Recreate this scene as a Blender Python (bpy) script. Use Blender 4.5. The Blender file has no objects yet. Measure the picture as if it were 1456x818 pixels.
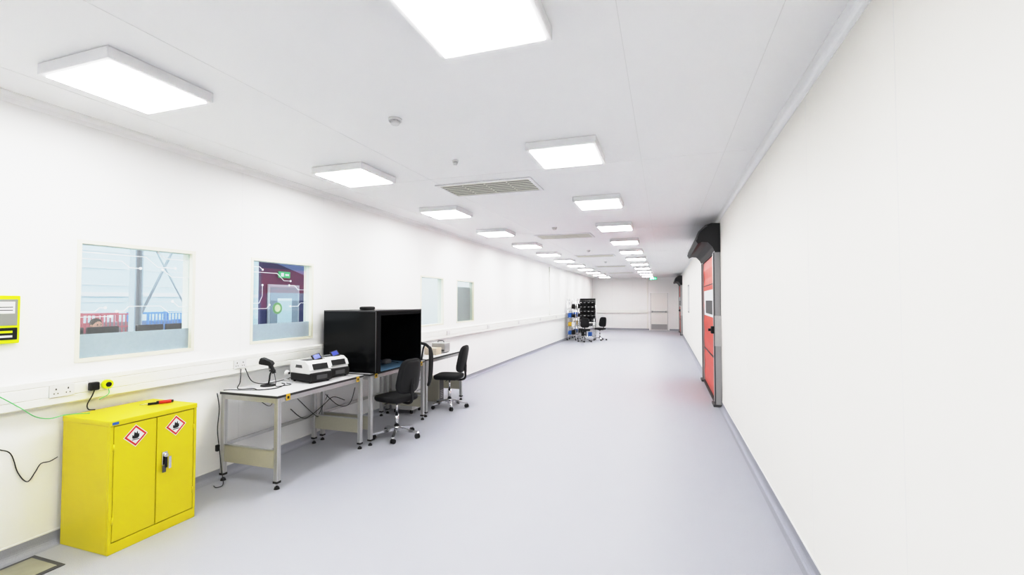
import bpy, bmesh, math
from mathutils import Vector, Matrix, Quaternion
from math import sin, cos, pi, radians

# ------------------------------------------------------------------ materials
MATS = {}
def mat(name, col, rough=0.5, metal=0.0, spec=0.5, noise=0.0, nscale=40.0, bump=0.0, emit=0.0, alpha=1.0, col2=None):
    if name in MATS: return MATS[name]
    m = bpy.data.materials.new(name); m.use_nodes = True
    nt = m.node_tree; b = nt.nodes["Principled BSDF"]
    b.inputs["Base Color"].default_value = (*col, 1)
    b.inputs["Roughness"].default_value = rough
    b.inputs["Metallic"].default_value = metal
    b.inputs["Specular IOR Level"].default_value = spec
    b.inputs["Alpha"].default_value = alpha
    if emit:
        b.inputs["Emission Color"].default_value = (*col, 1)
        b.inputs["Emission Strength"].default_value = emit
    tc = nt.nodes.new("ShaderNodeTexCoord")
    n = nt.nodes.new("ShaderNodeTexNoise"); n.inputs["Scale"].default_value = nscale
    n.inputs["Detail"].default_value = 3
    nt.links.new(tc.outputs["Object"], n.inputs["Vector"])
    r = nt.nodes.new("ShaderNodeValToRGB")
    c2 = col2 if col2 else tuple(max(0, c*(1-noise)) for c in col)
    r.color_ramp.elements[0].position = .35; r.color_ramp.elements[1].position = .65
    r.color_ramp.elements[0].color = (*c2, 1); r.color_ramp.elements[1].color = (*col, 1)
    nt.links.new(n.outputs["Fac"], r.inputs["Fac"])
    nt.links.new(r.outputs["Color"], b.inputs["Base Color"])
    if bump:
        bp = nt.nodes.new("ShaderNodeBump"); bp.inputs["Strength"].default_value = bump; bp.inputs["Distance"].default_value = .002
        nt.links.new(n.outputs["Fac"], bp.inputs["Height"]); nt.links.new(bp.outputs["Normal"], b.inputs["Normal"])
    MATS[name] = m; return m

def glass_mat(name, tint, refl):
    m = bpy.data.materials.new(name); m.use_nodes = True; nt = m.node_tree; nt.nodes.clear()
    o = nt.nodes.new("ShaderNodeOutputMaterial"); mx = nt.nodes.new("ShaderNodeMixShader")
    t = nt.nodes.new("ShaderNodeBsdfTransparent"); t.inputs[0].default_value = (*tint, 1)
    g = nt.nodes.new("ShaderNodeBsdfGlossy"); g.inputs["Roughness"].default_value = .03
    mx.inputs[0].default_value = refl
    nt.links.new(t.outputs[0], mx.inputs[1]); nt.links.new(g.outputs[0], mx.inputs[2]); nt.links.new(mx.outputs[0], o.inputs[0])
    return m

M_wall = mat("wall_panel_white", (.93,.93,.925), .45, spec=.3, noise=.006, nscale=1.2)
M_wallR = mat("wall_panel_warm_white", (.92,.905,.865), .5, spec=.3, noise=.006, nscale=1.2)
M_ceil = mat("ceiling_panel_white", (.955,.955,.96), .5, spec=.3, noise=.006, nscale=1.2)
M_seam = mat("panel_seam", (.86,.86,.86), .6)
M_floor = mat("vinyl_floor", (.51,.52,.56), .50, spec=.35, nscale=260, col2=(.43,.44,.49), bump=.15)
M_cove = mat("vinyl_cove", (.43,.44,.49), .45, spec=.35, nscale=260, col2=(.37,.38,.43))
M_cap = mat("cap_strip", (.88,.88,.86), .4)
M_trim = mat("trim_white", (.95,.95,.95), .35)
M_trunk = mat("trunking_white", (.90,.90,.87), .35, noise=.01)
M_frame = mat("window_frame_cream", (.84,.83,.72), .4)
M_glass = glass_mat("window_glass", (.93,.97,.99), .14)
M_frost = mat("frosted_film", (.50,.58,.64), .6, alpha=.88, noise=.03)
M_graphic = mat("white_vinyl_graphic", (.80,.83,.85), .5)
M_housing = mat("light_housing", (.90,.90,.91), .4)
M_lit = mat("light_diffuser", (1,.99,.97), .5, emit=16.0)
M_yel = mat("yellow_powdercoat", (.76,.66,.0), .36, noise=.03, nscale=3)
M_yelD = mat("yellow_gap", (.25,.21,.0), .6)
M_black = mat("black_plastic", (.010,.010,.011), .45, noise=.1, spec=.35)
M_hood = mat("black_hood_fabric", (.018,.018,.020), .5, noise=.1, spec=.4)
M_blackG = mat("black_gloss_panel", (.004,.0045,.005), .2, noise=.1, spec=.2)
M_blackM = mat("black_matt", (.004,.004,.005), .85, spec=.15)
M_fab = mat("black_upholstery", (.016,.016,.018), .7, noise=.3, nscale=150, bump=.2, spec=.25)
M_chrome = mat("chrome", (.75,.75,.77), .18, metal=1)
M_alu = mat("aluminium_profile", (.58,.58,.58), .35, metal=.65, noise=.04)
M_beige = mat("bench_panel_grey_beige", (.50,.48,.39), .5, noise=.03)
M_top = mat("bench_laminate_white", (.72,.72,.73), .4, noise=.02)
M_edge = mat("bench_edge_black", (.03,.03,.03), .5)
M_white = mat("white_plastic", (.8,.8,.8), .35, noise=.01)
M_red = mat("red_plastic", (.70,.03,.02), .4)
M_redF = mat("red_fabric_curtain", (.74,.085,.05), .4, noise=.12, nscale=6)
M_grey = mat("grey_steel", (.42,.42,.43), .4, noise=.03)
M_steel = mat("pale_steelwork", (.50,.54,.57), .5, noise=.03)
M_dgrey = mat("dark_grey", (.09,.09,.095), .5)
M_blue = mat("blue_mat", (.07,.17,.28), .7, noise=.1)
M_screen = mat("blue_screen", (.04,.07,.35), .3, emit=.3)
M_bluebin = mat("blue_bin", (.03,.16,.55), .45)
M_yelbin = mat("yellow_bin", (.75,.50,.03), .45)
M_green = mat("exit_green", (.02,.45,.20), .5, emit=.25)
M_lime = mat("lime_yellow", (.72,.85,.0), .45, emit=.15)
M_cableG = mat("green_cable", (.20,.62,.25), .5)
M_card = mat("cardboard", (.70,.63,.54), .8, noise=.05)
M_vent = mat("vent_slat", (.76,.75,.68), .5)
M_ventD = mat("vent_slot_shade", (.10,.10,.09), .8)
M_navy = mat("navy_wall", (.065,.07,.17), .7, noise=.06)
M_purple = mat("purple_wall", (.085,.06,.13), .7, noise=.06)
M_pale = mat("pale_cladding", (.68,.75,.78), .7, noise=.03)
M_pale2 = mat("pale_partition_paint", (.78,.78,.76), .7, noise=.03)
M_wfloor = mat("warehouse_floor", (.50,.52,.53), .6, noise=.05)
M_doorW = mat("door_white", (.85,.85,.83), .4)
M_doorG = mat("door_grey_blue", (.34,.40,.45), .5)
M_skin = mat("skin", (.60,.36,.26), .6)
M_hair = mat("dark_hair", (.05,.03,.02), .8)
M_shirt = mat("dark_shirt", (.08,.09,.12), .8)
M_blind = mat("grey_blind", (.50,.49,.46), .7, noise=.05)
M_wood = mat("floor_box_inlay", (.40,.39,.30), .25, noise=.1, nscale=8)

# ------------------------------------------------------------------ mesh builder
class MB:
    def __init__(s, name, loc=(0,0,0), rot=0.0):
        s.name=name; s.loc=loc; s.rot=rot; s.bm=bmesh.new(); s.mats=[]
    def mi(s, m):
        if m not in s.mats: s.mats.append(m)
        return s.mats.index(m)
    def add(s, t, m, smooth=False, mtx=None):
        if mtx is not None: bmesh.ops.transform(t, matrix=mtx, verts=t.verts)
        i=s.mi(m)
        for f in t.faces: f.material_index=i; f.smooth=smooth
        bmesh.ops.recalc_face_normals(t, faces=t.faces)
        me=bpy.data.meshes.new("tmp"); t.to_mesh(me); t.free(); s.bm.from_mesh(me); bpy.data.meshes.remove(me)
    def box(s, x0,x1,y0,y1,z0,z1, m, bev=0, seg=2, mtx=None):
        t=bmesh.new(); bmesh.ops.create_cube(t, size=1)
        bmesh.ops.scale(t, vec=(abs(x1-x0),abs(y1-y0),abs(z1-z0)), verts=t.verts)
        if bev: bmesh.ops.bevel(t, geom=t.edges[:], offset=bev, segments=seg, profile=.5, affect='EDGES')
        bmesh.ops.translate(t, vec=((x0+x1)/2,(y0+y1)/2,(z0+z1)/2), verts=t.verts)
        s.add(t,m,False,mtx)
    def cyl(s, p0,p1,r,m,r2=None,n=20,smooth=True,caps=True):
        p0=Vector(p0);p1=Vector(p1);d=p1-p0;L=d.length
        t=bmesh.new(); bmesh.ops.create_cone(t,cap_ends=caps,segments=n,radius1=r,radius2=(r if r2 is None else r2),depth=L)
        q=Vector((0,0,1)).rotation_difference(d.normalized())
        mtx=Matrix.Translation((p0+p1)/2)@q.to_matrix().to_4x4()
        bmesh.ops.transform(t,matrix=mtx,verts=t.verts)
        i=s.mi(m)
        for f in t.faces: f.material_index=i; f.smooth= smooth and len(f.verts)==4
        me=bpy.data.meshes.new("tmp"); t.to_mesh(me); t.free(); s.bm.from_mesh(me); bpy.data.meshes.remove(me)
    def sphere(s,c,r,m,sc=(1,1,1),mtx=None):
        t=bmesh.new(); bmesh.ops.create_uvsphere(t,u_segments=20,v_segments=12,radius=r)
        bmesh.ops.scale(t,vec=sc,verts=t.verts); bmesh.ops.translate(t,vec=c,verts=t.verts)
        s.add(t,m,True,mtx)
    def prism(s, prof, axis, a, b, m, smooth=False, mtx=None):
        t=bmesh.new()
        def P(u,v,w):
            if axis==0: return (w,u,v)
            if axis==1: return (u,w,v)
            return (u,v,w)
        A=[t.verts.new(P(u,v,a)) for u,v in prof]; B=[t.verts.new(P(u,v,b)) for u,v in prof]
        n=len(prof); t.faces.new(A); t.faces.new(B[::-1])
        for i in range(n): t.faces.new((A[i],B[i],B[(i+1)%n],A[(i+1)%n]))
        s.add(t,m,smooth,mtx)
    def tube(s, pts, r, m, n=8, closed=False, res=6):
        P=[Vector(p) for p in pts]; out=[]
        N=len(P)
        if N>2:
            rng = range(N) if closed else range(N-1)
            for i in rng:
                if closed: p0,p1,p2,p3=P[(i-1)%N],P[i],P[(i+1)%N],P[(i+2)%N]
                else: p0,p1,p2,p3=P[max(i-1,0)],P[i],P[i+1],P[min(i+2,N-1)]
                for k in range(res):
                    t=k/res
                    out.append(.5*((2*p1)+(-p0+p2)*t+(2*p0-5*p1+4*p2-p3)*t*t+(-p0+3*p1-3*p2+p3)*t**3))
            if not closed: out.append(P[-1])
        else: out=P
        t=bmesh.new(); rings=[]; K=len(out); up=None
        for i in range(K):
            if closed: d=(out[(i+1)%K]-out[i-1]).normalized()
            else: d=(out[min(i+1,K-1)]-out[max(i-1,0)]).normalized()
            if up is None:
                up=d.cross(Vector((0,0,1)))
                if up.length<.1: up=d.cross(Vector((1,0,0)))
            up=(up-d*up.dot(d)).normalized(); v=d.cross(up)
            rings.append([t.verts.new(out[i]+r*(cos(2*pi*k/n)*up+sin(2*pi*k/n)*v)) for k in range(n)])
        for i in range(K if closed else K-1):
            a,b=rings[i],rings[(i+1)%K]
            for k in range(n): t.faces.new((a[k],a[(k+1)%n],b[(k+1)%n],b[k]))
        if not closed: t.faces.new(rings[0][::-1]); t.faces.new(rings[-1])
        s.add(t,m,True)
    def pad(s, c, size, m, e=.45, bend=0, taper=0, mtx=None):
        t=bmesh.new(); U,V=28,14
        def sg(a,p): return math.copysign(abs(a)**p,a)
        rows=[]
        for j in range(1,V):
            ph=-pi/2+pi*j/V
            rows.append([t.verts.new((size[0]/2*sg(cos(ph),e)*sg(cos(2*pi*i/U),e),size[1]/2*sg(cos(ph),e)*sg(sin(2*pi*i/U),e),size[2]/2*sg(sin(ph),e))) for i in range(U)])
        bt=t.verts.new((0,0,-size[2]/2)); tp=t.verts.new((0,0,size[2]/2))
        for j in range(len(rows)-1):
            for i in range(U): t.faces.new((rows[j][i],rows[j][(i+1)%U],rows[j+1][(i+1)%U],rows[j+1][i]))
        for i in range(U):
            t.faces.new((bt,rows[0][(i+1)%U],rows[0][i])); t.faces.new((tp,rows[-1][i],rows[-1][(i+1)%U]))
        for v in t.verts:
            if taper: v.co.y*=1-taper*(v.co.z/size[2]+.5)
            if bend: v.co.x-=bend*(v.co.y/(size[1]/2))**2
            v.co+=Vector(c)
        s.add(t,m,True,mtx)
    def done(s, bevel=0):
        me=bpy.data.meshes.new(s.name); s.bm.to_mesh(me); s.bm.free()
        for m in s.mats: me.materials.append(m)
        o=bpy.data.objects.new(s.name,me); bpy.context.collection.objects.link(o)
        o.location=s.loc; o.rotation_euler=(0,0,s.rot)
        return o

# ------------------------------------------------------------------ constants
LW,RW,YB,YE,H=-4.18,.89,-3.6,28.3,3.145
WINS=[(2.20,3.11,1.28,2.21),(3.72,4.63,1.28,2.21),(7.29,8.20,1.27,2.21),(8.80,9.74,1.27,2.20)]

# ------------------------------------------------------------------ room shell
b=MB("floor"); b.box(LW-.12,RW+.12,YB-.12,YE+.12,-.1,0,M_floor); b.done()
b=MB("ceiling"); b.box(LW-.12,RW+.12,YB-.12,YE+.12,H,H+.12,M_ceil)
for x in (-3.75,-2.55,-.20,.55):
    b.box(x-.002,x+.002,YB,YE,H-.0012,H,M_seam)
y=.25
while y<YE:
    b.box(LW,RW,y-.002,y+.002,H-.0012,H,M_seam); y+=4.4
b.done()
def holed(b,x0,x1,y0,y1,z0,z1,holes,m):
    c=y0
    for ya,yb,za,zb in holes:
        b.box(x0,x1,c,ya,z0,z1,m); b.box(x0,x1,ya,yb,z0,za,m); b.box(x0,x1,ya,yb,zb,z1,m); c=yb
    b.box(x0,x1,c,y1,z0,z1,m)
b=MB("wall_left"); holed(b,LW-.12,LW,YB,YE,0,H,WINS,M_wall)
y=-2.4
while y<YE:
    if not any(a-.05<y<c+.05 for a,c,_,_ in WINS): b.box(LW,LW+.0005,y-.0015,y+.0015,.1,H,M_seam)
    y+=1.2
b.done()
b=MB("wall_right"); b.box(RW,RW+.12,YB,YE,0,H,M_wallR)
y=-2.6
while y<YE:
    if not (8.1<y<11.2): b.box(RW-.0005,RW,y-.001,y+.001,.1,H,M_seam)
    y+=1.2
b.done()
b=MB("wall_end"); b.box(LW-.12,RW+.12,YE,YE+.12,0,H,M_wall)
for x in (-3.0,-1.8): b.box(x-.004,x+.004,YE-.001,YE,.1,H,M_seam)
b.done()
b=MB("wall_back"); b.box(LW-.12,RW+.12,YB-.12,YB,0,H,M_wall); b.done()

def cove(n,r=.045,h=.09):
    pts=[(0,0),(0,h),(.004,h)]
    for k in range(6):
        a=pi+ (pi/2)*k/5
        pts.append((.004+r+r*cos(a), .001+r+r*sin(a)+0))
    pts.append((r+.02,0)); return pts
prof=cove(0)
b=MB("baseboard_left"); b.prism([(LW+u,v) for u,v in prof],1,YB,YE,M_cove); b.box(LW,LW+.006,YB,YE,.09,.1,M_cap); b.done()
b=MB("baseboard_right"); b.prism([(RW-u,v) for u,v in prof],1,YB,8.2,M_cove); b.prism([(RW-u,v) for u,v in prof],1,11.1,24.5,M_cove)
b.prism([(RW-u,v) for u,v in prof],1,27.4,YE,M_cove)
b.box(RW-.006,RW,YB,8.2,.09,.104,M_cap); b.box(RW-.006,RW,11.1,24.5,.09,.104,M_cap); b.done()
b=MB("baseboard_end"); b.prism([(YE-u,v) for u,v in prof],0,LW,-.85,M_cove); b.prism([(YE-u,v) for u,v in prof],0,.3,RW,M_cove); b.done()
cp_=[(0,0),(.085,0),(.085,-.005),(.06,-.007)]+[(.06-.052*sin(pi/2*k/5), -.007-.052*(1-cos(pi/2*k/5))) for k in range(1,6)]+[(.005,-.085),(0,-.085)]
cp_=[(u*.7,v*.7) for u,v in cp_]
b=MB("trim_1"); b.prism([(LW+u,H+v) for u,v in cp_],1,YB,YE,M_trim); b.done()
b=MB("trim_2"); b.prism([(RW-u,H+v) for u,v in cp_],1,YB,YE,M_trim); b.done()
b=MB("trim_3"); b.prism([(YE-u,H+v) for u,v in cp_],0,LW,RW,M_trim); b.done()

# ------------------------------------------------------------------ dado trunking
b=MB("dado_trunking")
W0=LW+.001
pr=[(W0,1.0),(LW+.05,1.0),(LW+.06,1.01),(LW+.06,1.055),(LW+.054,1.06),(LW+.06,1.065),(LW+.06,1.135),(LW+.052,1.14),(LW+.058,1.145),(LW+.058,1.18),(LW+.05,1.19),(W0,1.19)]
b.prism(pr,1,YB+.01,YE-.07,M_trunk)
def socket(y,z=1.1,double=False):
    w=.073 if double else .043
    b.box(LW+.06,LW+.069,y-w,y+w,z-.043,z+.043,M_white,.003)
    for k in ((-.035,.035) if double else (0,)):
        b.box(LW+.069,LW+.0695,y+k-.004,y+k+.004,z+.008,z+.02,M_dgrey); b.box(LW+.069,LW+.0695,y+k-.014,y+k-.008,z-.02,z-.012,M_dgrey)
        b.box(LW+.069,LW+.0695,y+k+.008,y+k+.014,z-.02,z-.012,M_dgrey)
for yy in (2.1,2.33,3.55,4.9,6.4,8.3,10.5,13,15.5,18): socket(yy,1.1,True)
b.done()
b=MB("dado_trunking"); b.box(LW+.07,-.98,YE-.06,YE-.001,1.0,1.19,M_trunk,.004); b.done()
b=MB("vertical_trunking"); b.box(W0,LW+.05,17.0,17.08,1.195,H-.09,M_trunk,.004); b.done()
b=MB("vertical_trunking"); b.box(-.97,-.9,YE-.05,YE-.001,.1,H-.09,M_trunk,.004); b.done()

# ------------------------------------------------------------------ windows
def window(n,W,traces=(),film=True):
    ya,yb,za,zb=W; b=MB("window_%d"%n); f=.028
    for (a0,a1,c0,c1) in ((ya,yb,za,za+f),(ya,yb,zb-f,zb),(ya,ya+f,za+f,zb-f),(yb-f,yb,za+f,zb-f)):
        b.box(LW-.12,LW+.006,a0,a1,c0,c1,M_frame)
    x=LW-.035
    b.box(x-.006,x,ya+f,yb-f,za+f,zb-f,M_glass)
    if film: b.box(x+.0005,x+.0015,ya+f,yb-f,za+f,1.49,M_frost)
    for tr in traces:
        for (p,q) in zip(tr[:-1],tr[1:]):
            p=Vector(p);q=Vector(q);d=(q-p).normalized();nn=Vector((-d.y,d.x))*.003
            b.prism([tuple(p+nn),tuple(q+nn),tuple(q-nn),tuple(p-nn)],0,x+.001,x+.003,M_graphic)
        e=Vector(tr[-1]); b.cyl((x+.001,e.x,e.y),(x+.004,e.x,e.y),.012,M_graphic,n=16)
    return b
T1=[[(2.23,2.07),(2.52,2.07),(2.58,2.02),(2.66,2.02)],[(2.23,2.12),(2.70,2.12),(2.80,2.04),(2.95,2.04)],[(3.08,2.12),(2.86,2.12),(2.80,2.17)],
    [(3.08,1.96),(2.92,1.96),(2.84,2.02)],[(2.23,1.66),(2.34,1.66),(2.37,1.69),(2.41,1.69)],[(2.23,1.62),(2.45,1.62)],
    [(3.08,1.64),(2.90,1.64),(2.83,1.70),(2.58,1.70),(2.54,1.66),(2.49,1.66)],[(3.08,1.69),(2.99,1.69),(2.93,1.74)]]
T2=[[(3.75,2.12),(3.86,2.12),(3.90,2.09)],[(3.75,2.06),(4.1,2.06),(4.2,1.98),(4.3,1.98)],[(4.60,1.88),(4.42,1.88),(4.36,1.93),(4.28,1.93)],
    [(3.75,1.66),(3.96,1.66),(4.0,1.7)],[(4.60,1.72),(4.46,1.72),(4.42,1.68),(4.3,1.68)],[(3.75,1.72),(3.86,1.72),(3.9,1.8),(3.9,1.92)]]
window(1,WINS[0],T1).done()
b=window(2,WINS[1],T2)
b.cyl((LW-.034,4.11,1.66),(LW-.031,4.11,1.66),.066,mat("green_decal",(.22,.42,.22),.5),n=28)
b.cyl((LW-.031,4.11,1.66),(LW-.030,4.11,1.66),.042,mat("decal_centre",(.55,.66,.50),.5),n=28)
b.done()
window(3,WINS[2],[],False).done()
b=window(4,WINS[3],[],False); b.box(LW-.10,LW-.09,WINS[3][0]+.03,WINS[3][1]-.03,1.30,2.05,M_blind); b.done()

# ------------------------------------------------------------------ ceiling lights
for i in range(-2,12):
    y=1.65+2.2*i
    for x in (-3.46,-1.12):
        b=MB("ceiling_panel_light",(x+.28,y+.28,H))
        b.box(-.31,.31,-.31,.31,-.068,0,M_housing,.004,1)
        b.box(-.28,.28,-.28,.28,-.073,-.068,M_lit)
        b.done()
# vents: frame, dark backing sheet painting the slot shade, angled blades over it
for y in (4.9,9.35,13.9,18.4,22.9):
    b=MB("ceiling_vent",(-2.02,y+.31,H))
    b.box(-.6,.6,-.31,.31,-.002,0,M_ventD)
    for (x0,x1,y0,y1) in ((-.6,.6,-.31,-.27),(-.6,.6,.27,.31),(-.6,-.56,-.27,.27),(.56,.6,-.27,.27)):
        b.box(x0,x1,y0,y1,-.012,0,M_housing)
    for k in range(7):
        yy=-.236+k*.0785
        b.prism([(yy-.018,-.006),(yy-.018,-.004),(yy+.018,-.008),(yy+.018,-.010)],0,-.56,.56,M_vent)
    for x in (-.28,0,.28): b.box(x-.004,x+.004,-.27,.27,-.011,-.004,M_vent)
    b.done()
for (x,y,r) in ((-1.95,3.0,.05),(-1.96,4.09,.03),(-1.97,8.46,.05),(-1.97,12.6,.05),(-1.97,16.5,.05)):
    b=MB("smoke_detector",(x,y,H))
    b.cyl((0,0,0),(0,0,-.018),r,M_white,n=28); b.cyl((0,0,-.018),(0,0,-.03),r*.7,M_dgrey,n=24); b.cyl((0,0,-.022),(0,0,-.045),r*.82,M_white,r2=r*.6,n=28)
    if r>.04:
        for k in range(8):
            a=k*pi/4; b.box(r*.72*cos(a)-.003,r*.72*cos(a)+.003,r*.72*sin(a)-.003,r*.72*sin(a)+.003,-.03,-.018,M_white)
    b.done()
b=MB("exit_sign",(-.55,26.5,0)); b.box(-.19,.19,-.02,.02,2.92,3.08,M_green,.004); b.box(-.02,.02,-.01,.01,3.08,H,M_white)
b.box(-.04,.04,-.024,-.02,2.96,3.04,M_graphic); b.box(.07,.15,-.024,-.02,2.985,3.015,M_graphic); b.box(-.14,-.08,-.024,-.02,2.95,3.05,M_graphic); b.done()

# end door
b=MB("door_1",(0,YE-.001,0))
b.box(-.83,-.76,-.03,0,0,2.28,M_trim); b.box(.21,.28,-.03,0,0,2.28,M_trim); b.box(-.76,.21,-.03,0,2.21,2.28,M_trim)
b.box(-.75,.20,-.02,0,.02,2.2,M_doorW); b.box(-.76,-.75,-.021,0,0,2.21,M_dgrey); b.box(.20,.21,-.021,0,0,2.21,M_dgrey)
b.box(-.72,.17,-.024,-.02,.05,.36,M_grey); b.box(-.70,.15,-.07,-.03,1.08,1.13,M_grey,.01); b.box(-.70,-.62,-.06,-.02,1.06,1.15,M_grey); b.box(.07,.15,-.06,-.02,1.06,1.15,M_grey)
b.done()

# red roll-up fast doors
def fastdoor(n,y0,y1):
    b=MB("door_%d"%n); R=RW-.001
    for (a,c) in ((y0,y0+.3),(y1-.3,y1)):
        b.box(.80,R,a,c,.0,2.6,M_grey,.01); b.box(.786,.80,a+.03,a+.13,.05,2.55,M_dgrey); b.box(.79,.80,a+.17,a+.26,0.05,2.55,M_alu)
        b.box(.76,R,a-.01,c+.01,0,.04,M_dgrey)
    N=14; zz=[.03+(2.55-.03)*k/N for k in range(N+1)]
    prof=[]
    for k,z in enumerate(zz): prof.append((.832-(.012 if k%2 else 0),z))
    pp=prof+[(.86,z) for z in (2.55,.03)]
    b.prism(pp,1,y0+.3,y1-.3,M_redF)
    for z in (.75,2.05): b.box(.812,.832,y0+.3,y1-.3,z-.005,z+.005,M_dgrey)
    b.box(.814,.83,y0+.5,y1-.5,1.45,1.95,M_graphic); b.box(.811,.816,y0+.6,y1-.9,1.50,1.75,M_dgrey)
    b.box(.80,.87,y0+.3,y1-.3,0,.05,M_black)
    hp=[(R,3.03),(.76,3.04),(.67,3.01),(.59,2.94),(.53,2.84),(.51,2.76),(.545,2.70),(.61,2.73),(.70,2.72),(.77,2.64),(.81,2.55),(R,2.55)]
    b.prism(hp,1,y0-.02,y1+.02,M_hood)
    b.tube([(.69,y0-.025,3.0),(.56,y0-.025,2.89),(.52,y0-.025,2.76)],.012,M_dgrey)
    b.box(.74,.80,y0+.05,y0+.17,1.20,1.32,M_black,.01); b.cyl((.74,y0+.11,1.26),(.70,y0+.11,1.26),.022,M_black)
    b.box(.79,R,y0-.03,y0,1.0,1.5,M_alu)
    return b.done()
fastdoor(2,8.2,11.0); fastdoor(3,24.6,27.3)
R=RW-.001
b=MB("notice_board"); b.box(R-.012,R,18.1,18.15,1.3,2.35,M_grey); b.box(R-.012,R,18.95,19.0,1.3,2.35,M_grey); b.box(R-.012,R,18.15,18.95,2.3,2.35,M_grey); b.box(R-.012,R,18.15,18.95,1.3,1.35,M_grey); b.box(R-.005,R,18.15,18.95,1.35,2.3,M_white); b.done()

# ------------------------------------------------------------------ yellow cabinet
b=MB("flammable_storage_cabinet")
X0,X1,Y0,Y1,Z1=-4.13,-3.62,2.12,2.73,.905
b.box(X0,X1-.02,Y0,Y1,.0,Z1,M_yel,.004)
b.box(X0-.002,X1+.004,Y0-.004,Y1+.004,Z1-.03,Z1+.008,M_yel,.005)
b.box(X1-.02,X1,Y0,Y1,.0,.075,M_yel,.003)
b.box(X1-.02,X1,Y0,Y0+.02,.075,Z1-.03,M_yel); b.box(X1-.02,X1,Y1-.02,Y1,.075,Z1-.03,M_yel)
b.box(X1-.0195,X1-.012,Y0+.02,Y1-.02,.075,Z1-.03,M_yelD)
ym=(Y0+Y1)/2
for a,c in ((Y0+.024,ym-.003),(ym+.003,Y1-.024)): b.box(X1-.018,X1+.001,a,c,.08,Z1-.035,M_yel,.003)
for a in (Y0+.022,Y1-.024):
    for z in (.2,.7): b.cyl((X1,a,z),(X1,a,z+.05),.006,M_yel)
hx=X1+.001
b.box(hx,hx+.012,ym+.035,ym+.075,.50,.60,M_chrome,.004); b.cyl((hx+.01,ym+.055,.575),(hx+.03,ym+.055,.575),.014,M_chrome)
b.box(hx+.02,hx+.028,ym+.045,ym+.065,.48,.58,M_black,.003); b.box(hx+.028,hx+.031,ym+.07,ym+.09,.47,.56,M_chrome); b.box(hx+.022,hx+.026,ym+.03,ym+.055,.45,.50,M_dgrey)
for cy,cz in ((ym-.145,.775),(ym+.14,.775)):
    def dia(r,x,m): b.prism([(cy-r,cz),(cy,cz+r),(cy+r,cz),(cy,cz-r)],0,hx,hx+x,m)
    dia(.080,.0008,M_white); dia(.073,.0012,M_red); dia(.058,.0016,M_white)
    fl=[(-.022,-.012),(-.02,.008),(-.012,0),(-.008,.026),(.003,.014),(.01,.03),(.013,.008),(.02,.012),(.021,-.008),(.012,-.018),(-.012,-.018)]
    b.prism([(cy+u*1.1,cz+v*1.1) for u,v in fl],0,hx,hx+.002,M_black); b.box(hx,hx+.002,cy-.024,cy+.024,cz-.029,cz-.024,M_black)
b.box(X1+.004,X1+.005,Y0+.01,Y0+.05,Z1-.02,Z1-.002,M_bluebin)
b.done()
b=MB("screwdriver",(-3.86,2.62,.927),radians(60))
b.cyl((-.02,0,0),(.06,0,0),.013,M_red); b.cyl((.06,0,0),(.075,0,0),.010,M_black); b.cyl((-.035,0,0),(-.02,0,0),.012,M_black,r2=.013); b.cyl((-.14,0,-.004),(-.03,0,0),.0035,M_chrome); b.box(-.09,-.03,-.006,.006,-.012,.004,M_black)
b.done()
b=MB("power_adapter")
b.box(LW+.0705,LW+.11,2.25,2.31,1.07,1.13,M_black,.008); b.cyl((LW+.0705,2.37,1.10),(LW+.10,2.37,1.10),.034,M_lime,n=24); b.cyl((LW+.10,2.37,1.10),(LW+.108,2.37,1.10),.018,M_black)
b.tube([(LW+.1,2.28,1.075),(LW+.09,2.27,1.03),(LW+.075,2.25,.97),(LW+.072,2.26,.93),(LW+.075,2.3,.919)],.004,M_black)
b.tube([(LW+.1,2.37,1.07),(LW+.12,2.36,1.03),(LW+.12,2.30,1.0)],.003,M_cableG)
b.done()
b=MB("green_cable"); b.tube([(LW+.065,1.62,1.24),(LW+.07,1.75,1.14),(LW+.075,1.87,1.03),(LW+.08,1.95,.95),(LW+.08,2.03,.918),(LW+.09,2.10,.925),(LW+.11,2.16,.922),(LW+.16,2.22,.9175)],.003,M_cableG); b.done()
b=MB("black_cable"); b.tube([(LW+.01,1.6,.93),(LW+.012,1.78,.78),(LW+.012,1.86,.72),(LW+.012,1.9,.58),(LW+.012,1.95,.50),(LW+.012,1.99,.55),(LW+.012,2.02,.60),(LW+.012,2.07,.60),(LW+.02,2.11,.62)],.003,M_black); b.done()
b=MB("wall_timer_panel")
b.box(W0,LW+.03,1.66,1.88,1.46,1.78,M_lime,.006)
b.box(LW+.03,LW+.034,1.68,1.865,1.58,1.755,mat("device_grey",(.35,.36,.33),.5),.002); b.box(LW+.03,LW+.036,1.68,1.865,1.485,1.565,M_black,.002)
b.box(LW+.034,LW+.035,1.70,1.85,1.66,1.74,M_white); b.box(LW+.035,LW+.0355,1.71,1.84,1.70,1.705,M_dgrey); b.box(LW+.035,LW+.0355,1.71,1.84,1.68,1.685,M_dgrey)
b.box(LW+.036,LW+.037,1.70,1.84,1.50,1.515,M_white); b.box(LW+.036,LW+.037,1.70,1.84,1.53,1.545,M_lime); b.box(LW+.034,LW+.036,1.70,1.73,1.60,1.63,M_red)
b.done()
b=MB("floor_access_box"); b.box(-4.10,-3.77,1.66,1.97,.0005,.006,M_dgrey,.002,1); b.box(-4.07,-3.80,1.69,1.94,.006,.008,M_wood); b.done()

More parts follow.
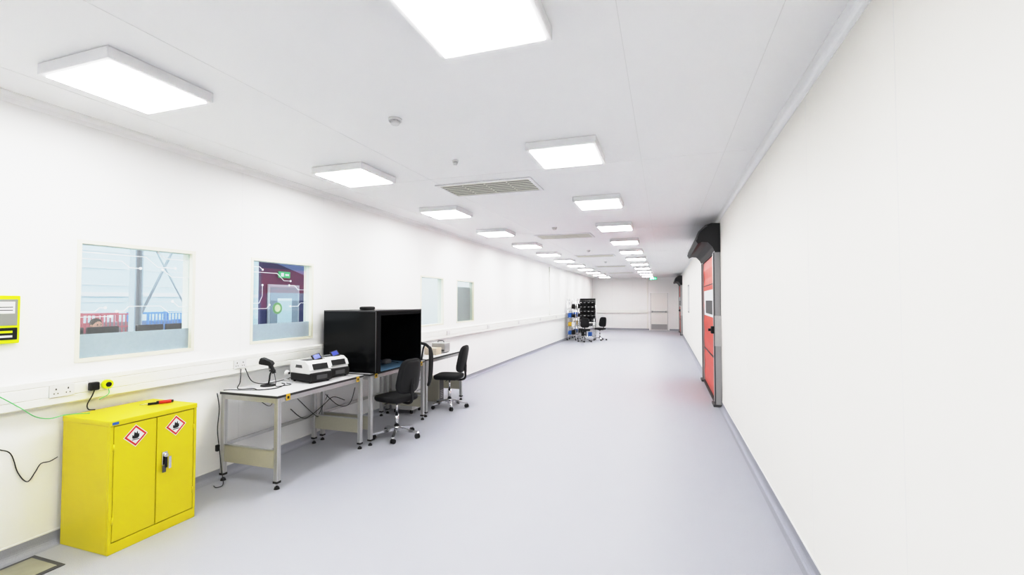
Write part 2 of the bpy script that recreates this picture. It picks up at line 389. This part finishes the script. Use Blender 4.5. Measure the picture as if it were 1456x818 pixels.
# ------------------------------------------------------------------ benches
def bench(y0,y1,x0=-4.11,x1=-3.40,top=.865,labels=()):
    b=MB("workbench"); L=.045
    b.box(x0,x1,y0-.01,y1+.01,top-.026,top-.006,M_edge); b.box(x0,x1-.003,y0-.007,y1+.007,top-.006,top,M_top)
    b.box(x0,x1,y0-.0105,y1+.0105,top-.030,top-.026,M_alu)
    for x in (x0,x1-L):
        for y in (y0,y1-L):
            b.box(x,x+L,y,y+L,.06,top-.03,M_alu,.004,1)
            b.box(x+L*.42,x+L*.58,y-.0006,y,.06,top-.03,M_grey)
            b.box(x+L,x+L+.0006,y+L*.42,y+L*.58,.06,top-.03,M_grey)
            b.cyl((x+L/2,y+L/2,.02),(x+L/2,y+L/2,.06),.008,M_chrome); b.cyl((x+L/2,y+L/2,0),(x+L/2,y+L/2,.022),.026,M_black,r2=.018)
            b.box(x-.002,x+L+.002,y-.002,y+L+.002,.055,.075,M_black)
    for y in (y0+.008,y1-L+.008):
        b.box(x0+L,x1-L,y,y+.03,top-.075,top-.03,M_alu)
        b.box(x0+L,x1-L,y+.005,y+.02,.185,.345,M_beige); b.box(x0+L,x1-L,y,y+.026,.345,.355,M_alu)
    for x in (x0+.008,x1-L+.008): b.box(x,x+.03,y0+L,y1-L,top-.07,top-.03,M_alu)
    b.box(x0+.008,x0+.038,y0+L,y1-L,.33,.36,M_alu)
    for yl in labels: b.box(x1+.0002,x1+.002,yl-.025,yl+.025,top-.065,top-.005,M_yelbin); 
    for yl in labels: b.box(x1+.002,x1+.003,yl-.012,yl+.012,top-.05,top-.025,M_black)
    return b.done()
bench(3.34,4.60,labels=(3.46,4.5)); bench(4.70,6.00,x1=-3.36,labels=(4.80,5.9)); bench(6.12,7.42,labels=(6.3,))

# black inspection booth
b=MB("black_inspection_booth",(0,0,.865))
bx0,bx1,by0,by1,hh=-4.08,-3.31,4.715,5.80,.76
b.box(bx0,bx1,by0,by0+.02,0,hh,M_blackG); b.box(bx0,bx1,by1-.02,by1,0,hh,M_blackG)
b.box(bx0,bx0+.02,by0+.02,by1-.02,0,hh,M_blackM); b.box(bx0,bx1,by0+.02,by1-.02,hh-.02,hh,M_blackG); b.box(bx0+.02,bx1,by0+.02,by1-.02,0,.01,M_blackM)
b.box(bx1-.02,bx1+.002,by0+.02,by0+.10,.01,hh-.02,M_blackM)
b.box(bx1-.02,bx1+.002,by0+.10,by1-.02,hh-.06,hh-.02,M_blackM)
b.box(bx0+.1,bx1+.0,by0+.12,by1-.05,.01,.015,M_blue)
b.tube([(bx0+.01,by0-.004,hh-.01),(bx1,by0-.004,hh-.01)],.004,M_dgrey); b.tube([(bx1,by0,.01),(bx1,by0-.003,hh-.01)],.004,M_dgrey)
b.tube([(bx1,by0,hh),(bx1,by1,hh)],.005,M_dgrey)
b.pad((-3.75,5.15,hh+.022),(.12,.22,.045),M_black,e=.4)
b.tube([(bx0+.3,by0+.4,.015),(bx0+.35,by0+.6,.05),(bx0+.5,by0+.75,.04),(bx0+.55,by0+.85,.015)],.004,M_blackG)
b.pad((-3.62,5.4,.05),(.10,.14,.06),M_dgrey,e=.5)
b.done()

# label printers
def printer(y,x,rot):
    b=MB("label_printer",(x,y,.865),rot)
    b.box(-.17,.17,-.125,.125,.01,.085,M_black,.012); b.box(-.172,.15,-.127,.127,.075,.10,M_white,.01)
    pr=[(-.17,.09),(.13,.09),(.155,.11),(.13,.155),(.07,.185),(-.12,.185),(-.165,.165),(-.175,.13)]
    b.prism(pr,1,-.125,.125,M_white)
    b.prism([(.151,.112),(.1585,.112),(.134,.160),(.124,.157)],1,-.085,.085,M_black)
    b.prism([(-.06,.1855),(-.06,.188),(.06,.188),(.06,.1855)],1,-.09,.09,M_dgrey)
    for s_ in (-1,1): b.prism([(-.08,.125),(.03,.125),(.02,.15),(-.07,.15)],1,s_*.1255-.001,s_*.1255+.001,M_dgrey)
    b.box(.168,.176,-.06,.06,.03,.065,M_dgrey,.003)
    m=Matrix.Translation((.04,.03,.205))@Matrix.Rotation(radians(40),4,'Y')@Matrix.Rotation(radians(15),4,'X')
    b.box(-.035,.035,-.045,.045,-.007,.007,M_black,.004,mtx=m); b.box(-.025,.025,-.033,.033,.007,.009,M_screen,mtx=m)
    for u in (-.13,.13):
        for v in (-.1,.1): b.cyl((u,v,0),(u,v,.012),.012,M_black)
    o=b.done(); o.scale=(1.05,1.08,1.25); return o
printer(4.09,-3.70,radians(-12)); printer(4.43,-3.74,radians(-12))

# barcode scanner gun cradled in a goose-neck stand
b=MB("barcode_scanner_stand",(-3.9,3.70,.865),radians(195))
b.cyl((0,0,0),(0,0,.012),.07,M_black,r2=.066,n=28); b.cyl((0,0,.012),(0,0,.022),.035,M_black,r2=.012)
b.tube([(0,0,.01),(-.012,0,.06),(-.02,0,.12),(-.045,0,.17)],.0075,M_black)
b.box(-.065,-.02,-.022,.022,.150,.165,M_black,.004)
b.tube([(-.06,0,.130),(-.045,0,.17),(-.022,0,.215)],.018,M_black,n=12)
m=Matrix.Translation((.012,0,.24))@Matrix.Rotation(radians(-18),4,'Y')
b.prism([(-.055,-.018),(.055,-.034),(.062,-.028),(.062,.026),(.05,.032),(-.035,.026),(-.06,.008)],1,-.028,.028,M_black,mtx=m)
b.pad((.045,0,0),(.045,.075,.068),M_black,e=.4,mtx=m); b.box(.066,.069,-.026,.026,-.02,.02,M_dgrey,mtx=m)
b.prism([(-.015,.19),(-.002,.205),(-.008,.175)],1,-.006,.006,M_dgrey)
b.tube([(-.062,0,.130),(-.09,.02,.05),(-.11,.05,.008),(-.16,.02,.006),(-.2,-.06,.006),(-.12,-.12,.006)],.003,M_black)
b.done().scale=(1.05,1.05,1.0)
b=MB("desk_webcam",(-3.95,4.0,.865)); b.cyl((0,0,0),(0,0,.015),.03,M_white); b.cyl((0,0,.015),(0,0,.06),.006,M_white); b.sphere((0,0,.085),.03,M_white); b.cyl((.02,0,.085),(.032,0,.085),.012,M_black); b.done()
b=MB("bench_cables")
zt=.870
b.tube([(-4.1,3.55,1.05),(-4.05,3.50,.93),(-4.03,3.46,zt),(-3.9,3.52,zt),(-3.78,3.48,zt),(-3.70,3.62,zt),(-3.78,3.8,zt),(-3.86,3.84,zt)],.004,M_black)
b.tube([(-4.1,3.6,1.05),(-4.06,3.64,.92),(-4.04,3.75,zt),(-3.99,3.86,zt),(-4.03,4.1,zt),(-4.04,4.25,.9),(-4.09,4.3,1.0)],.004,M_black)
b.tube([(-3.78,3.48,zt),(-3.95,3.42,zt),(-4.04,3.40,zt),(-4.1,3.36,zt)],.003,M_black)
b.tube([(-4.115,3.305,.85),(-4.09,3.31,.7),(-4.095,3.30,.5),(-4.05,3.29,.3),(-4.02,3.29,.12),(-3.95,3.25,.02),(-3.97,3.2,.006),(-4.03,3.22,.006)],.004,M_black)
b.box(-4.10,-4.07,3.28,3.31,.30,.36,M_black,.005)
b.tube([(-4.06,3.6,.82),(-4.0,3.7,.70),(-4.02,3.85,.62),(-4.06,3.95,.74),(-4.08,4.05,.82)],.004,M_black)
b.tube([(-4.09,4.2,.5),(-4.02,4.3,.38),(-4.03,4.45,.37),(-4.05,4.7,.45),(-4.08,4.9,.5),(-4.06,5.1,.42)],.005,M_black)
b.tube([(-4.09,4.7,.62),(-4.0,4.9,.40),(-3.98,5.1,.38),(-4.05,5.3,.55)],.005,M_black)
b.tube([(-4.09,4.3,.60),(-4.0,4.5,.36),(-4.05,4.62,.36),(-4.08,4.8,.55)],.004,M_black)
b.done()

b=MB("extraction_hose",(0,0,.05))
hxx=-3.30
b.tube([(hxx,6.03,1.00),(hxx+.03,5.99,.98),(hxx+.05,5.96,.8),(hxx+.04,5.96,.55),(hxx,6.0,.46),(hxx-.02,6.07,.48),(hxx-.02,6.12,.6),(hxx-.01,6.12,.85),(hxx-.01,6.08,.97)],.022,M_black,n=12,closed=True)
b.tube([(hxx,6.04,.99),(hxx-.05,6.0,1.05),(hxx-.12,5.95,1.08),(hxx-.1,5.9,1.14)],.02,M_black,n=12)
b.tube([(hxx-.1,5.97,.82),(hxx-.08,5.98,.98),(hxx-.06,6.0,1.05)],.012,M_black)
b.done()

# ------------------------------------------------------------------ chairs
def chair(x,y,rot,base_rot=.3,sc=1.0):
    b=MB("lab_chair",(x,y,0),rot)
    for k in range(5):
        a=base_rot+k*2*pi/5; c,s_=cos(a),sin(a)
        m=Matrix.Rotation(a,4,'Z')
        b.prism([(.02,.085),(.02,.125),(.06,.125),(.29,.082),(.30,.070),(.29,.062),(.06,.085)],1,-.018,.018,M_chrome,mtx=m)
        e=Vector((.285*c,.285*s_,0)); b.cyl(e+Vector((0,0,.045)),e+Vector((0,0,.075)),.008,M_chrome)
        d=Vector((-s_*cos(.6)+c*sin(.6),c*cos(.6)+s_*sin(.6),0))
        for q in (-1,1): b.cyl(e+d*(q*.006)+Vector((0,0,.028)),e+d*(q*.024)+Vector((0,0,.028)),.028,M_black,n=24)
        b.box(-.026,.026,-.012,.012,.03,.058,M_black,.004,mtx=Matrix.Translation(e)@Matrix.Rotation(a+.6,4,'Z'))
    b.cyl((0,0,.07),(0,0,.15),.036,M_chrome,r2=.03,n=24); b.cyl((0,0,.15),(0,0,.30),.026,M_chrome,n=24); b.cyl((0,0,.30),(0,0,.46),.015,M_chrome)
    b.cyl((0,0,.14),(0,0,.155),.033,M_black); b.box(-.09,.12,-.07,.07,.445,.475,M_black,.01)
    b.tube([(.0,-.07,.46),(.0,-.2,.455)],.006,M_black); b.tube([(.06,.07,.46),(.06,.19,.46)],.006,M_black)
    b.pad((-.01,0,.51),(.44,.45,.075),M_fab,e=.42)
    b.pad((-.01,0,.487),(.42,.43,.04),M_black,e=.4)
    b.tube([(.08,0,.46),(.2,0,.455),(.265,0,.49),(.27,0,.58),(.275,0,.70)],.017,M_black,n=10)
    b.box(.255,.285,-.03,.03,.58,.80,M_black,.01)
    m=Matrix.Translation((.245,0,.80))@Matrix.Rotation(radians(10),4,'Y')
    b.pad((0,0,0),(.075,.40,.44),M_fab,e=.5,bend=.045,taper=.18,mtx=m)
    m2=Matrix.Translation((.265,0,.80))@Matrix.Rotation(radians(10),4,'Y')
    b.pad((0,0,0),(.05,.36,.40),M_black,e=.5,bend=.045,taper=.18,mtx=m2)
    return b.done()
chair(-3.27,5.12,radians(-14),.35); chair(-3.36,6.82,radians(8),.1)
chair(-3.22,19.5,radians(100),.5); chair(-2.72,20.5,radians(60),.2)

b=MB("storage_box",(0,0,.865))
b.box(-3.95,-3.62,6.22,6.45,0,.16,M_white,.01); b.box(-3.96,-3.61,6.21,6.46,.16,.18,M_white,.005); b.done()
b=MB("cardboard_box",(0,0,.865)); b.box(-3.98,-3.74,6.52,6.76,0,.15,M_card,.003); b.box(-3.98,-3.74,6.61,6.67,.15,.1515,M_beige); b.done()
b=MB("cardboard_box",(0,0,.865)); b.box(-3.70,-3.50,6.62,6.80,0,.11,M_card,.003); b.box(-3.70,-3.50,6.69,6.73,.11,.1115,M_beige); b.done()
b=MB("metal_instrument_case",(0,0,.865)); b.box(-3.75,-3.50,6.92,7.12,.01,.17,M_alu,.012); b.box(-3.74,-3.51,6.915,6.92,.03,.06,M_dgrey); b.tube([(-3.68,7.02,.17),(-3.67,7.02,.195),(-3.58,7.02,.195),(-3.57,7.02,.17)],.005,M_black); 
for q in (-3.72,-3.53): b.box(q-.01,q+.01,6.94,7.1,0,.01,M_black)
b.done()
b=MB("drawer_pedestal",(-.06,0,0)); b.box(-4.0,-3.62,6.20,6.54,.06,.70,M_white,.008)
for k in range(4): b.box(-3.62,-3.608,6.22,6.52,.08+k*.152,.22+k*.152,M_top,.004); b.box(-3.608,-3.60,6.3,6.44,.185+k*.152,.2+k*.152,M_grey)
for u in (-3.95,-3.67):
    for v in (6.25,6.49): b.cyl((u,v,0),(u,v,.06),.022,M_black)
b.done()
b=MB("desktop_computer_tower",(-.06,.12,0)); b.box(-4.0,-3.64,6.98,7.16,.0,.42,M_beige,.01); b.box(-3.64,-3.633,7.0,7.14,.02,.40,M_dgrey)
for k in range(5): b.box(-3.633,-3.631,7.02,7.12,.06+k*.03,.07+k*.03,M_grey)
b.done()

# ------------------------------------------------------------------ far racks
def wire_rack(x0,x1,y0,y1):
    b=MB("wire_shelving_rack")
    for x in (x0,x1):
        for y in (y0,y1): b.cyl((x,y,.03),(x,y,1.85),.014,M_chrome,n=10); b.sphere((x,y,.035),.035,M_black)
    levels=(.25,.62,1.0,1.38,1.80)
    for z in levels:
        for y in (y0,y1): b.cyl((x0,y,z),(x1,y,z),.007,M_chrome,n=6); b.cyl((x0,y,z-.035),(x1,y,z-.035),.005,M_chrome,n=6)
        for x in (x0,x1): b.cyl((x,y0,z),(x,y1,z),.007,M_chrome,n=6)
        k=x0+.04
        while k<x1: b.cyl((k,y0,z),(k,y1,z),.003,M_chrome,n=5); k+=.04
    import random; random.seed(3)
    cols=[M_bluebin,M_black,M_yelbin,M_white,M_bluebin,M_black]
    for zi,z in enumerate(levels[:-1]):
        n=2; w=(x1-x0-.06)/n
        for k in range(n):
            xx=x0+.03+k*w; h=random.uniform(.14,.24); m_=cols[(zi*2+k)%6] if zi<3 else (M_white,M_black)[k]
            b.prism([(y0+.02,z+.008),(y0+.0,z+.008+h*.6),(y0+.08,z+h),(y1-.08,z+h),(y1-.08,z+.008)],0,xx+.008,xx+w-.008,m_)
    b.done()
wire_rack(-4.08,-3.70,19.95,20.45)
wire_rack(-4.08,-3.62,21.2,21.7)
# chrome trolley carrying tiers of black picking bins
b=MB("black_bin_rack")
for x in (-3.62,-2.92):
    for y in (20.15,20.60): b.cyl((x,y,.06),(x,y,1.85 if y>20.4 else .95),.014,M_chrome,n=10); b.cyl((x-.012,y,.035),(x+.012,y,.035),.035,M_black,n=16)
    b.cyl((x,20.15,.95),(x,20.6,.95),.012,M_chrome,n=8); b.cyl((x,20.15,.18),(x,20.6,.18),.012,M_chrome,n=8)
for y in (20.15,20.60):
    for z in (.18,.62): b.cyl((-3.62,y,z),(-2.92,y,z),.010,M_chrome,n=8)
b.box(-3.61,-2.93,20.575,20.59,.80,1.85,M_black)
b.box(-3.60,-2.94,20.17,20.58,.175,.19,M_grey); b.box(-3.60,-2.94,20.17,20.58,.615,.63,M_grey)
b.box(-3.50,-3.28,20.2,20.45,.63,.78,M_black,.01); b.box(-3.24,-3.02,20.2,20.45,.63,.74,M_dgrey,.01); b.box(-3.5,-3.3,20.2,20.45,.19,.40,M_black,.01); b.box(-3.2,-3.05,20.2,20.45,.19,.36,M_bluebin,.01)
for r in range(5):
    z=.86+r*.195
    for k in range(4):
        x=-3.61+k*.172
        b.prism([(20.57,z),(20.36,z),(20.34,z+.06),(20.42,z+.12),(20.57,z+.14)],0,x+.010,x+.162,M_black)
        b.box(x+.04,x+.11,20.335,20.345,z+.015,z+.04,M_white if (r*3+k)%4==0 else M_grey)
b.done()

# ------------------------------------------------------------------ neighbouring hall seen through the windows
b=MB("neighbouring_hall_floor"); b.box(-19,LW-.13,-2,34,-.1,0,M_wfloor); b.done()
b=MB("wall_neighbouring_hall"); b.box(-19,-18.9,-2,34,0,5.2,M_pale)
for k in range(8): b.box(-18.9,-18.88,-2,34,.5+k*.6,.52+k*.6,M_white)
b.box(-18.9,-18.86,-2,34,1.9,2.05,M_white)
b.done()
b=MB("wall_neighbouring_hall_side"); b.box(-18.9,LW-.13,33.9,34,0,5.2,M_pale); b.done()
b=MB("wall_lobby_partition")
b.box(-8.1,-8.0,7.40,12.5,0,1.9,M_navy); b.box(-8.1,-8.0,7.40,12.5,1.9,3.6,M_purple)
b.prism([(7.6,2.6),(12.5,1.3),(12.5,3.6),(7.6,3.6)],0,-8.0,-7.99,mat("lobby_blue",(.18,.22,.38),.7))
b.done()
b=MB("wall_pale_partition"); b.box(-8.1,-8.0,12.5,33,0,4.2,M_pale2); b.done()
b=MB("door_4",(-7.985,7.95,0)); b.box(0,.03,-.43,.43,0,2.1,M_steel); b.box(.03,.04,-.38,.38,.02,2.05,M_doorG); b.box(.04,.045,-.2,.2,1.2,1.8,M_pale); b.box(.04,.09,.28,.36,1.0,1.04,M_chrome); b.done()
b=MB("exit_sign",(-7.97,7.95,2.32)); b.box(-.01,.01,-.16,.16,-.07,.07,M_green,.003); b.box(.01,.012,-.1,-.02,-.04,.04,M_graphic); b.box(.01,.012,.02,.12,-.02,.02,M_graphic); b.done()
b=MB("steel_column_bracing")
b.box(-12.1,-11.9,7.40,7.43,0,5.0,M_steel); b.box(-12.1,-11.9,7.55,7.58,0,5.0,M_steel); b.box(-12.02,-11.98,7.43,7.55,0,5.0,M_grey)
b.tube([(-12,7.6,1.4),(-12,9.2,5.0)],.03,M_steel); b.tube([(-12,9.0,1.0),(-12,7.6,3.6)],.02,M_steel)
b.done()
def cage(y0,y1,m,m2,x=-15):
    b=MB("pallet_cage"); T=1.36
    for y in (y0,y1):
        b.box(x,x+.05,y-.025,y+.025,0,T+.03,m); b.box(x-.9,x-.85,y-.025,y+.025,0,T+.03,m)
    for z in (.12,.55,1.0,T): b.box(x,x+.04,y0,y1,z-.02,z+.02,m); b.box(x-.9,x-.86,y0,y1,z-.02,z+.02,m); b.box(x-.9,x,y0-.02,y0+.02,z-.02,z+.02,m)
    k=y0+.1
    while k<y1: b.box(x+.01,x+.03,k-.012,k+.012,.1,T,m); k+=.10
    b.box(x-.8,x-.1,y0+.08,y1-.08,.14,1.12,m2)
    b.done()
M_redC=mat("red_cage",(.58,.17,.20),.5); M_blueC=mat("blue_cage",(.18,.38,.72),.5)
M_g1=mat("grey_goods",(.40,.38,.42),.7,noise=.3,nscale=6); M_g2=mat("blue_goods",(.28,.42,.62),.7,noise=.3,nscale=6)
cage(6.3,7.35,M_redC,M_g1); cage(7.45,8.4,M_redC,M_redC); cage(8.5,9.4,M_redC,M_g1); cage(9.7,10.8,M_blueC,M_g2); cage(10.9,12.0,M_blueC,M_blueC); cage(12.1,13.2,M_blueC,M_g2)
b=MB("office_desk"); b.box(-10.2,-9.4,4.7,7.3,.72,.75,M_dgrey)
for y in (4.75,7.25):
    for x in (-10.15,-9.45): b.box(x-.02,x+.02,y-.02,y+.02,0,.72,M_dgrey)
b.box(-9.42,-9.4,4.7,7.3,.75,1.12,M_doorG); b.done()
for y in (5.0,5.55,6.35,6.9):
    b=MB("computer_monitor",(-9.75,y,.752)); b.box(-.02,.02,-.25,.25,.16,.52,M_black,.01); b.box(-.024,-.02,-.235,.235,.18,.50,M_dgrey); b.box(.02,.04,-.02,.02,.02,.3,M_black); b.box(-.08,.1,-.12,.12,0,.012,M_black); b.done()
me=bpy.data.meshes.new("seated_worker"); 
V=[(0,0,.55),(0,0,.80),(0,0,1.02),(0,0,1.12),(0,-.19,1.05),(0,.19,1.05),(.08,-.24,.80),(.08,.24,.80),(.30,-.16,.77),(.30,.16,.77),(.10,-.1,.52),(.10,.1,.52),(.48,-.12,.50),(.48,.12,.50),(.46,-.12,.06),(.46,.12,.06),(.60,-.12,.04),(.60,.12,.04)]
E=[(0,1),(1,2),(2,3),(2,4),(2,5),(4,6),(5,7),(6,8),(7,9),(0,10),(0,11),(10,12),(11,13),(12,14),(13,15),(14,16),(15,17)]
RR=[.15,.14,.15,.06,.075,.075,.05,.05,.035,.035,.10,.10,.07,.07,.045,.045,.035,.035]
me.from_pydata(V,E,[]); o=bpy.data.objects.new("seated_worker",me); bpy.context.collection.objects.link(o)
sk=o.modifiers.new("skin","SKIN"); 
for i,v in enumerate(me.skin_vertices[0].data if me.skin_vertices else []): v.radius=(RR[i],RR[i]); v.use_root=(i==0)
o.modifiers.new("sub","SUBSURF").levels=1; me.materials.append(M_shirt); o.location=(-10.65,5.95,0)
h=MB("head"); h.pad((0,0,1.26),(.19,.155,.235),M_skin,e=.9); h.pad((-.02,0,1.30),(.20,.17,.20),M_hair,e=.9); h.sphere((.10,0,1.255),.016,M_skin)
for q in (-1,1): h.sphere((.085,q*.03,1.275),.011,M_black); h.sphere((.0,q*.08,1.26),.022,M_skin)
h.box(.085,.092,-.022,.022,1.205,1.212,M_red); ho=h.done(); ho.parent=o
b=MB("office_chair",(-10.65,5.95,0))
b.pad((.02,0,.36),(.46,.46,.06),M_dgrey); b.pad((-.24,0,.75),(.07,.42,.5),M_dgrey); b.cyl((0,0,.06),(0,0,.36),.025,M_chrome); b.tube([(-.05,0,.34),(-.27,0,.38),(-.28,0,.7)],.018,M_black)
for k in range(5):
    a=k*2*pi/5; b.tube([(0,0,.1),(.28*cos(a),.28*sin(a),.06)],.016,M_black); b.sphere((.28*cos(a),.28*sin(a),.03),.03,M_black)
b.done()

# ------------------------------------------------------------------ world, camera
w=bpy.data.worlds.new("world"); bpy.context.scene.world=w; w.use_nodes=True
bg=w.node_tree.nodes["Background"]; bg.inputs[0].default_value=(.93,.97,1,1); bg.inputs[1].default_value=1.6
th=math.atan(216/647.1); p=math.atan(19/647.1)
F=Vector((-sin(th)*cos(p),cos(th)*cos(p),sin(p)))
cam=bpy.data.cameras.new("camera"); co=bpy.data.objects.new("camera",cam); bpy.context.collection.objects.link(co)
co.location=(0,0,1.745); co.rotation_euler=F.to_track_quat('-Z','Y').to_euler()
cam.sensor_width=36; cam.lens=647.1/1456*36; cam.clip_start=.02
bpy.context.scene.camera=co
vs=bpy.context.scene.view_settings; vs.view_transform='Standard'; vs.look='None'; vs.exposure=0; vs.gamma=1
# soft shoulder tone response, like the bright bracketed exposure of the photo
vs.use_curve_mapping=True
cm=vs.curve_mapping; c=cm.curves[3]
for (x,y) in ((.12,.13),(.35,.455),(.55,.76),(.75,.875)): c.points.new(x,y)
c.points[-1].location=(1.0,.925)
cm.use_clip=False
cm.update()
